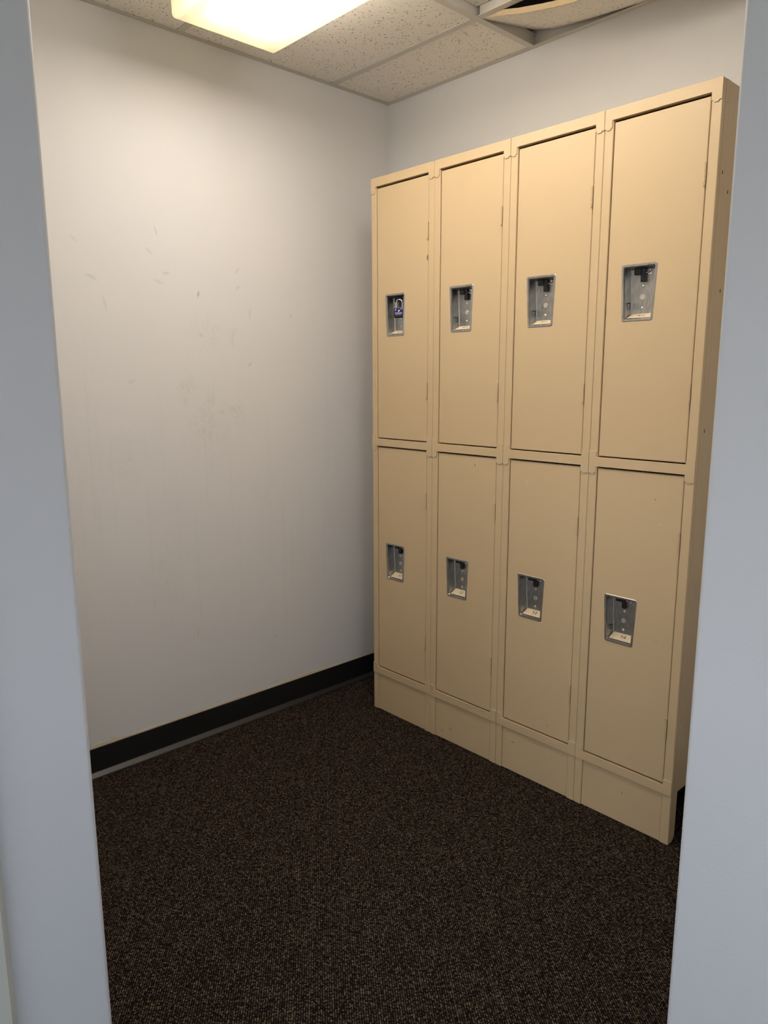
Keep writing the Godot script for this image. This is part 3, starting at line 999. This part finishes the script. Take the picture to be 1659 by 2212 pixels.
func rail_outline(r: int, w: float) -> PackedVector2Array:
	var lo: float = RAILS[r][0]
	var hi: float = RAILS[r][1]
	var g := 0.0006
	var s := STILE + 0.0002
	var p := PackedVector2Array()
	var i := 0.0035          # tongue stays this far from the door edge of the left stile
	if r == 0:
		# tongues hang down
		for q in [Vector2(g, hi), Vector2(g, lo - 0.0200), Vector2(g + 0.005, lo - 0.0200), Vector2(g + 0.007, lo - 0.0235), Vector2(g + 0.0165, lo - 0.0235), Vector2(g + 0.0180, lo - 0.0195), Vector2(s - i, lo - 0.0175), Vector2(s - i, lo - 0.001), Vector2(s + 0.001, lo),
				Vector2(w - s, lo), Vector2(w - s, lo - 0.0180), Vector2(w - s + 0.005, lo - 0.0195), Vector2(w - s + 0.006, lo - 0.0235), Vector2(w - g - 0.0085, lo - 0.0235), Vector2(w - g - 0.0065, lo - 0.0195), Vector2(w - g, lo - 0.0195), Vector2(w - g, hi)]:
			p.append(q)
	elif r == 1:
		for q in [Vector2(g, hi + 0.0135), Vector2(g, lo - 0.0190), Vector2(g + 0.005, lo - 0.0190), Vector2(g + 0.007, lo - 0.0220), Vector2(g + 0.0155, lo - 0.0220), Vector2(g + 0.0170, lo - 0.0180), Vector2(s - i, lo - 0.0165), Vector2(s - i, lo - 0.001), Vector2(s + 0.001, lo),
				Vector2(w - s, lo), Vector2(w - s, lo - 0.0165), Vector2(w - s + 0.005, lo - 0.0180), Vector2(w - s + 0.006, lo - 0.0220), Vector2(w - g - 0.0085, lo - 0.0220), Vector2(w - g - 0.0065, lo - 0.0190), Vector2(w - g, lo - 0.0190), Vector2(w - g, hi + 0.0135),
				Vector2(w - g - 0.005, hi + 0.0150), Vector2(w - g - 0.0065, hi + 0.0180), Vector2(w - s + 0.007, hi + 0.0180), Vector2(w - s + 0.002, hi + 0.0160), Vector2(w - s, hi), Vector2(s + 0.001, hi), Vector2(s - i, hi + 0.001), Vector2(s - i, hi + 0.0145), Vector2(s - i - 0.004, hi + 0.0180), Vector2(g + 0.006, hi + 0.0180)]:
			p.append(q)
	else:
		# tongues stand up
		for q in [Vector2(g, hi + 0.0135), Vector2(g, lo), Vector2(w - g, lo), Vector2(w - g, hi + 0.0150), Vector2(w - g - 0.010, hi + 0.0175), Vector2(w - s, hi + 0.0155), Vector2(w - s, hi), Vector2(s + 0.001, hi), Vector2(s - i, hi + 0.001), Vector2(s - i, hi + 0.012), Vector2(s - i - 0.006, hi + 0.0160), Vector2(g + 0.006, hi + 0.0165)]:
			p.append(q)
	return p

func door(o: Node3D, k: int, tier: int, y0: float, y1: float, hb: float, ht: float) -> void:
	var xa := STILE + 0.0026
	var xb := UW - STILE - 0.0026
	var zf := -0.0020
	var zb := -0.0160
	var bev := 0.0016
	var q0 := [Vector2(0.068, ht), Vector2(0.170, ht), Vector2(0.1635, hb), Vector2(0.0765, hb)]
	# sheet with a trapezoid opening for the handle pan
	var st := begin()
	var out := [Vector2(xa + bev, y1 - bev), Vector2(xb - bev, y1 - bev), Vector2(xb - bev, y0 + bev), Vector2(xa + bev, y0 + bev)]
	var rim := [Vector2(xa, y1), Vector2(xb, y1), Vector2(xb, y0), Vector2(xa, y0)]
	var mid := Vector2((xa + xb) / 2, (y0 + y1) / 2)
	for i in 4:
		var j := (i + 1) % 4
		var hi_: Vector2 = q0[i]
		var hj: Vector2 = q0[j]
		# opening a little smaller than the rim that covers it
		var c := Vector2(0.1195, (ht + hb) / 2)
		hi_ = hi_ + (c - hi_).normalized() * 0.004
		hj = hj + (c - hj).normalized() * 0.004
		quad(st, v3(out[i], zf), v3(out[j], zf), v3(hj, zf), v3(hi_, zf), Vector3.BACK)
		quad(st, v3(hi_, zf), v3(hj, zf), v3(hj, zf - 0.0012), v3(hi_, zf - 0.0012), v3(c - (hi_ + hj) / 2, 0))
		quad(st, v3(out[i], zf), v3(out[j], zf), v3(rim[j], zf - bev), v3(rim[i], zf - bev), v3(rim[i] + rim[j] - mid * 2, 0).normalized() + Vector3.BACK)
		quad(st, v3(rim[i], zf - bev), v3(rim[j], zf - bev), v3(rim[j], zb), v3(rim[i], zb), v3(rim[i] + rim[j] - mid * 2, 0))
	var d := part("door", st, M.tan, o, ("upper" if tier == 1 else "lower") + " door with a recessed steel handle pan")
	# handle pan: bevelled rim, sides and back
	st = begin()
	var rings := [[0.0, zf + 0.0001], [0.0012, zf + 0.0013], [0.0060, zf + 0.0010], [0.0078, zf - 0.0030], [0.0088, zf - 0.0318], [0.0112, zf - 0.034]]
	var loops := []
	for r in rings:
		loops.append(rounded_quad(q0, r[0], 0.006 if r[0] < 0.002 else 0.003, r[1]))
	for r in loops.size() - 1:
		var n: int = loops[r].size()
		for i in n:
			var a: Vector3 = loops[r][i]
			var b: Vector3 = loops[r][(i + 1) % n]
			var c: Vector3 = loops[r + 1][(i + 1) % n]
			var e: Vector3 = loops[r + 1][i]
			var cen := Vector3(0.1195, (ht + hb) / 2, a.z)
			var inward := cen - (a + b) / 2.0
			quad(st, a, b, c, e, Vector3.BACK * 0.5 + inward.normalized() * (-1.0 if r == 0 else 1.0))
	var last: Array = loops[-1]
	for i in range(1, last.size() - 1):
		tri(st, last[0], last[i], last[i + 1], Vector3.BACK)
	part("handle_pan", st, M.steel, d, "recessed steel pan")
	# painted floor of the pan, with its hand-written number
	st = begin()
	var yb := hb + 0.0088
	quad(st, Vector3(0.0858, yb + 0.0003, zf - 0.006), Vector3(0.1546, yb + 0.0003, zf - 0.006), Vector3(0.1540, yb + 0.0125, zf - 0.0338), Vector3(0.0864, yb + 0.0125, zf - 0.0338), Vector3.UP)
	part("pan_floor", st, M.cream, d, "cream painted floor of the pan")
	var tm := TextMesh.new()
	var f := SystemFont.new()
	f.font_names = PackedStringArray(["Droid Sans"])
	f.font_italic = true
	tm.font = f
	tm.text = ["11", "12", "13", "14"][k]
	tm.font_size = 32
	tm.pixel_size = 0.00050
	tm.depth = 0.0002
	if tier == 0:
		var num := put("written_number", tm, M.ink, d, "number " + tm.text + " written in marker")
		num.position = Vector3(0.123, yb + 0.0072, zf - 0.0200)
		num.rotation = Vector3(-PI / 2 + 0.415, 0, 0)
	else:
		st = begin()
		for q in [[0.108, 0.117, -0.006], [0.116, 0.119, 0.004], [0.121, 0.131, -0.003]]:
			tube(st, [Vector3(q[0], yb + 0.0072, zf - 0.021), Vector3(q[1], yb + 0.0063 - 0.44 * q[2], zf - 0.019 + q[2])], 0.0006, 5)
		part("pen_mark", st, M.ink, d, "illegible pen marks")
	# back plate fittings
	var bz := zf - 0.034
	var dy := 0.0 if tier == 1 else -0.8985
	for y in [1.531, 1.475]:
		st = begin()
		dome(st, Vector3(0.115, y + dy, bz), 0.0040, 0.0024)
		part("rivet", st, M.zinc, d)
	st = begin()
	disc(st, Vector3(0.1148, 1.503 + dy, bz), 0.0072, 0.0016, 0.0008)
	part("lock_plug", st, M.zinc, d)
	# latch: black block and finger
	st = begin()
	box(st, Vector3(0.093, 1.5600 + dy, bz), Vector3(0.1125, 1.5765 + dy, bz + 0.013), 0.0012)
	box(st, Vector3(0.1105, 1.5415 + dy, bz + 0.001), Vector3(0.1240, 1.5765 + dy, bz + 0.010), 0.0016)
	part("latch", st, M.black, d, "black plastic latch finger")
	st = begin()
	var loop := []
	for i in 13:
		var w := PI * (0.9 + 1.25 * i / 12.0)
		loop.append(Vector3(0.127 + 0.0075 * cos(w), 1.571 + dy + 0.0075 * sin(w), bz + 0.009 + 0.004 * sin(w)))
	tube(st, loop, 0.0018, 8)
	box(st, Vector3(0.128, 1.559 + dy, bz), Vector3(0.139, 1.574 + dy, bz + 0.003), 0.0008)
	part("hasp", st, M.chrome, d, "chrome padlock hasp")
	# stamped slot in the side of the pan: thin black pieces paint its shade
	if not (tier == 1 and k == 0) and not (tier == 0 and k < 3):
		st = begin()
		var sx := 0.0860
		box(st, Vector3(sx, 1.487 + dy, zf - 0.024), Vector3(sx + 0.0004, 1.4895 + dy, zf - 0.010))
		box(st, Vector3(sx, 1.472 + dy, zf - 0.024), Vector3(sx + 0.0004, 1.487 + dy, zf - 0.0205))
		part("pan_slot_dark", st, M.hole, d, "black piece painting the dark of the stamped slot")
	# hinges
	var hs := [[1.800, 1.748], [1.277, 1.223]] if tier == 1 else [[0.895, 0.841], [0.373, 0.317]]
	for h in hs:
		st = begin()
		var hx := UW - STILE - 0.0040
		var cuts := [0.0, 0.10, 0.36, 0.62, 0.88, 1.0]
		for i in 5:
			var ya: float = lerp(h[0], h[1], cuts[i])
			var yc: float = lerp(h[0], h[1], cuts[i + 1])
			tube(st, [Vector3(hx, ya - 0.0003, 0.0006), Vector3(hx, yc + 0.0005, 0.0006)], 0.0034, 12)
		part("hinge", st, M.tan, d, "painted knuckle hinge")
		st = begin()
		tube(st, [Vector3(hx, h[0] - 0.002, 0.0006), Vector3(hx, h[1] - 0.0028, 0.0006)], 0.0026, 10)
		part("hinge_pin", st, M.tan, d)
	if k == 0 and tier == 1:
		st = begin()
		var ring := []
		for i in 9:
			var w := PI / 2 + PI * i / 8.0
			ring.append(Vector3(xb - 0.0002 + 0.006 * cos(w), 1.687 + 0.010 * sin(w), zf + 0.0003))
		for i in 8:
			tri(st, ring[0], ring[i], ring[i + 1], Vector3.BACK)
		part("chipped_edge", st, mat("bare_steel", lin(0.16, 0.17, 0.19), 0.5, 0.6), d, "half-moon chip of bare steel at the hinge edge")

func v3(p: Vector2, z: float) -> Vector3:
	return Vector3(p.x, p.y, z)

func rounded_quad(q: Array, inset: float, r: float, z: float) -> Array:
	var poly := PackedVector2Array()
	for p in q:
		poly.append(p)
	var c: Vector2 = (q[0] + q[1] + q[2] + q[3]) / 4.0
	var ins := []
	for i in 4:
		# move each side inwards by inset
		var pr: Vector2 = q[(i + 3) % 4]
		var p: Vector2 = q[i]
		var nx: Vector2 = q[(i + 1) % 4]
		var n1 := (p - pr).orthogonal().normalized()
		if n1.dot(c - p) < 0.0:
			n1 = -n1
		var n2 := (nx - p).orthogonal().normalized()
		if n2.dot(c - p) < 0.0:
			n2 = -n2
		var hit: Variant = Geometry2D.line_intersects_line(p + n1 * inset, p - pr, p + n2 * inset, nx - p)
		ins.append(hit)
	var out := []
	for i in 4:
		var p: Vector2 = ins[i]
		var a: Vector2 = (ins[(i + 3) % 4] - p).normalized() * r
		var b: Vector2 = (ins[(i + 1) % 4] - p).normalized() * r
		for s in 5:
			var w := PI / 2 * s / 4.0
			var pt := p + a * (1.0 - sin(w)) + b * (1.0 - cos(w))
			out.append(Vector3(pt.x, pt.y, z))
	return out

func build_padlock() -> void:
	var o := thing("padlock", "small dark blue padlock hanging in the locker handle by the scuffed wall", "padlock", Vector3(0.128, 1.502, -0.014))
	o.rotation.y = 0.50
	var st := begin()
	box(st, Vector3(-0.0185, 0.0, -0.006), Vector3(0.0185, 0.034, 0.006), 0.0025)
	part("lock_body", st, M.black, o, "black laminated body")
	st = begin()
	box(st, Vector3(-0.0150, 0.007, 0.0058), Vector3(0.0175, 0.032, 0.0068), 0.0006)
	part("face_plate", st, M.blue, o, "dark blue label")
	st = begin()
	# emblem and lines of lettering too small to read
	for s in 12:
		var c := Vector3(0.0005, 0.0235, 0.0070)
		tri(st, c, c + Vector3(0.0026 * cos(TAU * s / 12) + 0.0010 * sin(TAU * s / 12), 0.0040 * sin(TAU * s / 12), 0), c + Vector3(0.0026 * cos(TAU * (s + 1) / 12) + 0.0010 * sin(TAU * (s + 1) / 12), 0.0040 * sin(TAU * (s + 1) / 12), 0), Vector3.BACK)
	for q in [[-0.0115, 0.0290, 0.0012, 0.0045], [0.0105, 0.0305, 0.0045, 0.0012]]:
		box(st, Vector3(q[0] - q[2], q[1] - q[3], 0.0066), Vector3(q[0] + q[2], q[1] + q[3] * 0.4, 0.0070))
	for i in 9:
		box(st, Vector3(-0.0125 + i * 0.0029, 0.0145, 0.0066), Vector3(-0.0125 + i * 0.0029 + 0.0021, 0.0170 + (0.0012 if i % 3 == 0 else 0.0), 0.0070))
	for i in 7:
		box(st, Vector3(-0.0125 + i * 0.0032, 0.0105, 0.0066), Vector3(-0.0125 + i * 0.0032 + 0.0018, 0.0118, 0.0070))
	part("label_print", st, M.white_print, o, "white emblem and lettering")
	st = begin()
	var path := [Vector3(-0.0115, 0.030, 0), Vector3(-0.0115, 0.050, 0)]
	for i in range(1, 12):
		var w := PI - PI * i / 12.0
		path.append(Vector3(0.0115 * cos(w), 0.050 + 0.0125 * sin(w), 0))
	path.append(Vector3(0.0115, 0.050, 0))
	path.append(Vector3(0.0115, 0.030, 0))
	tube(st, path, 0.0027, 12)
	part("shackle", st, M.chrome, o, "chrome shackle")
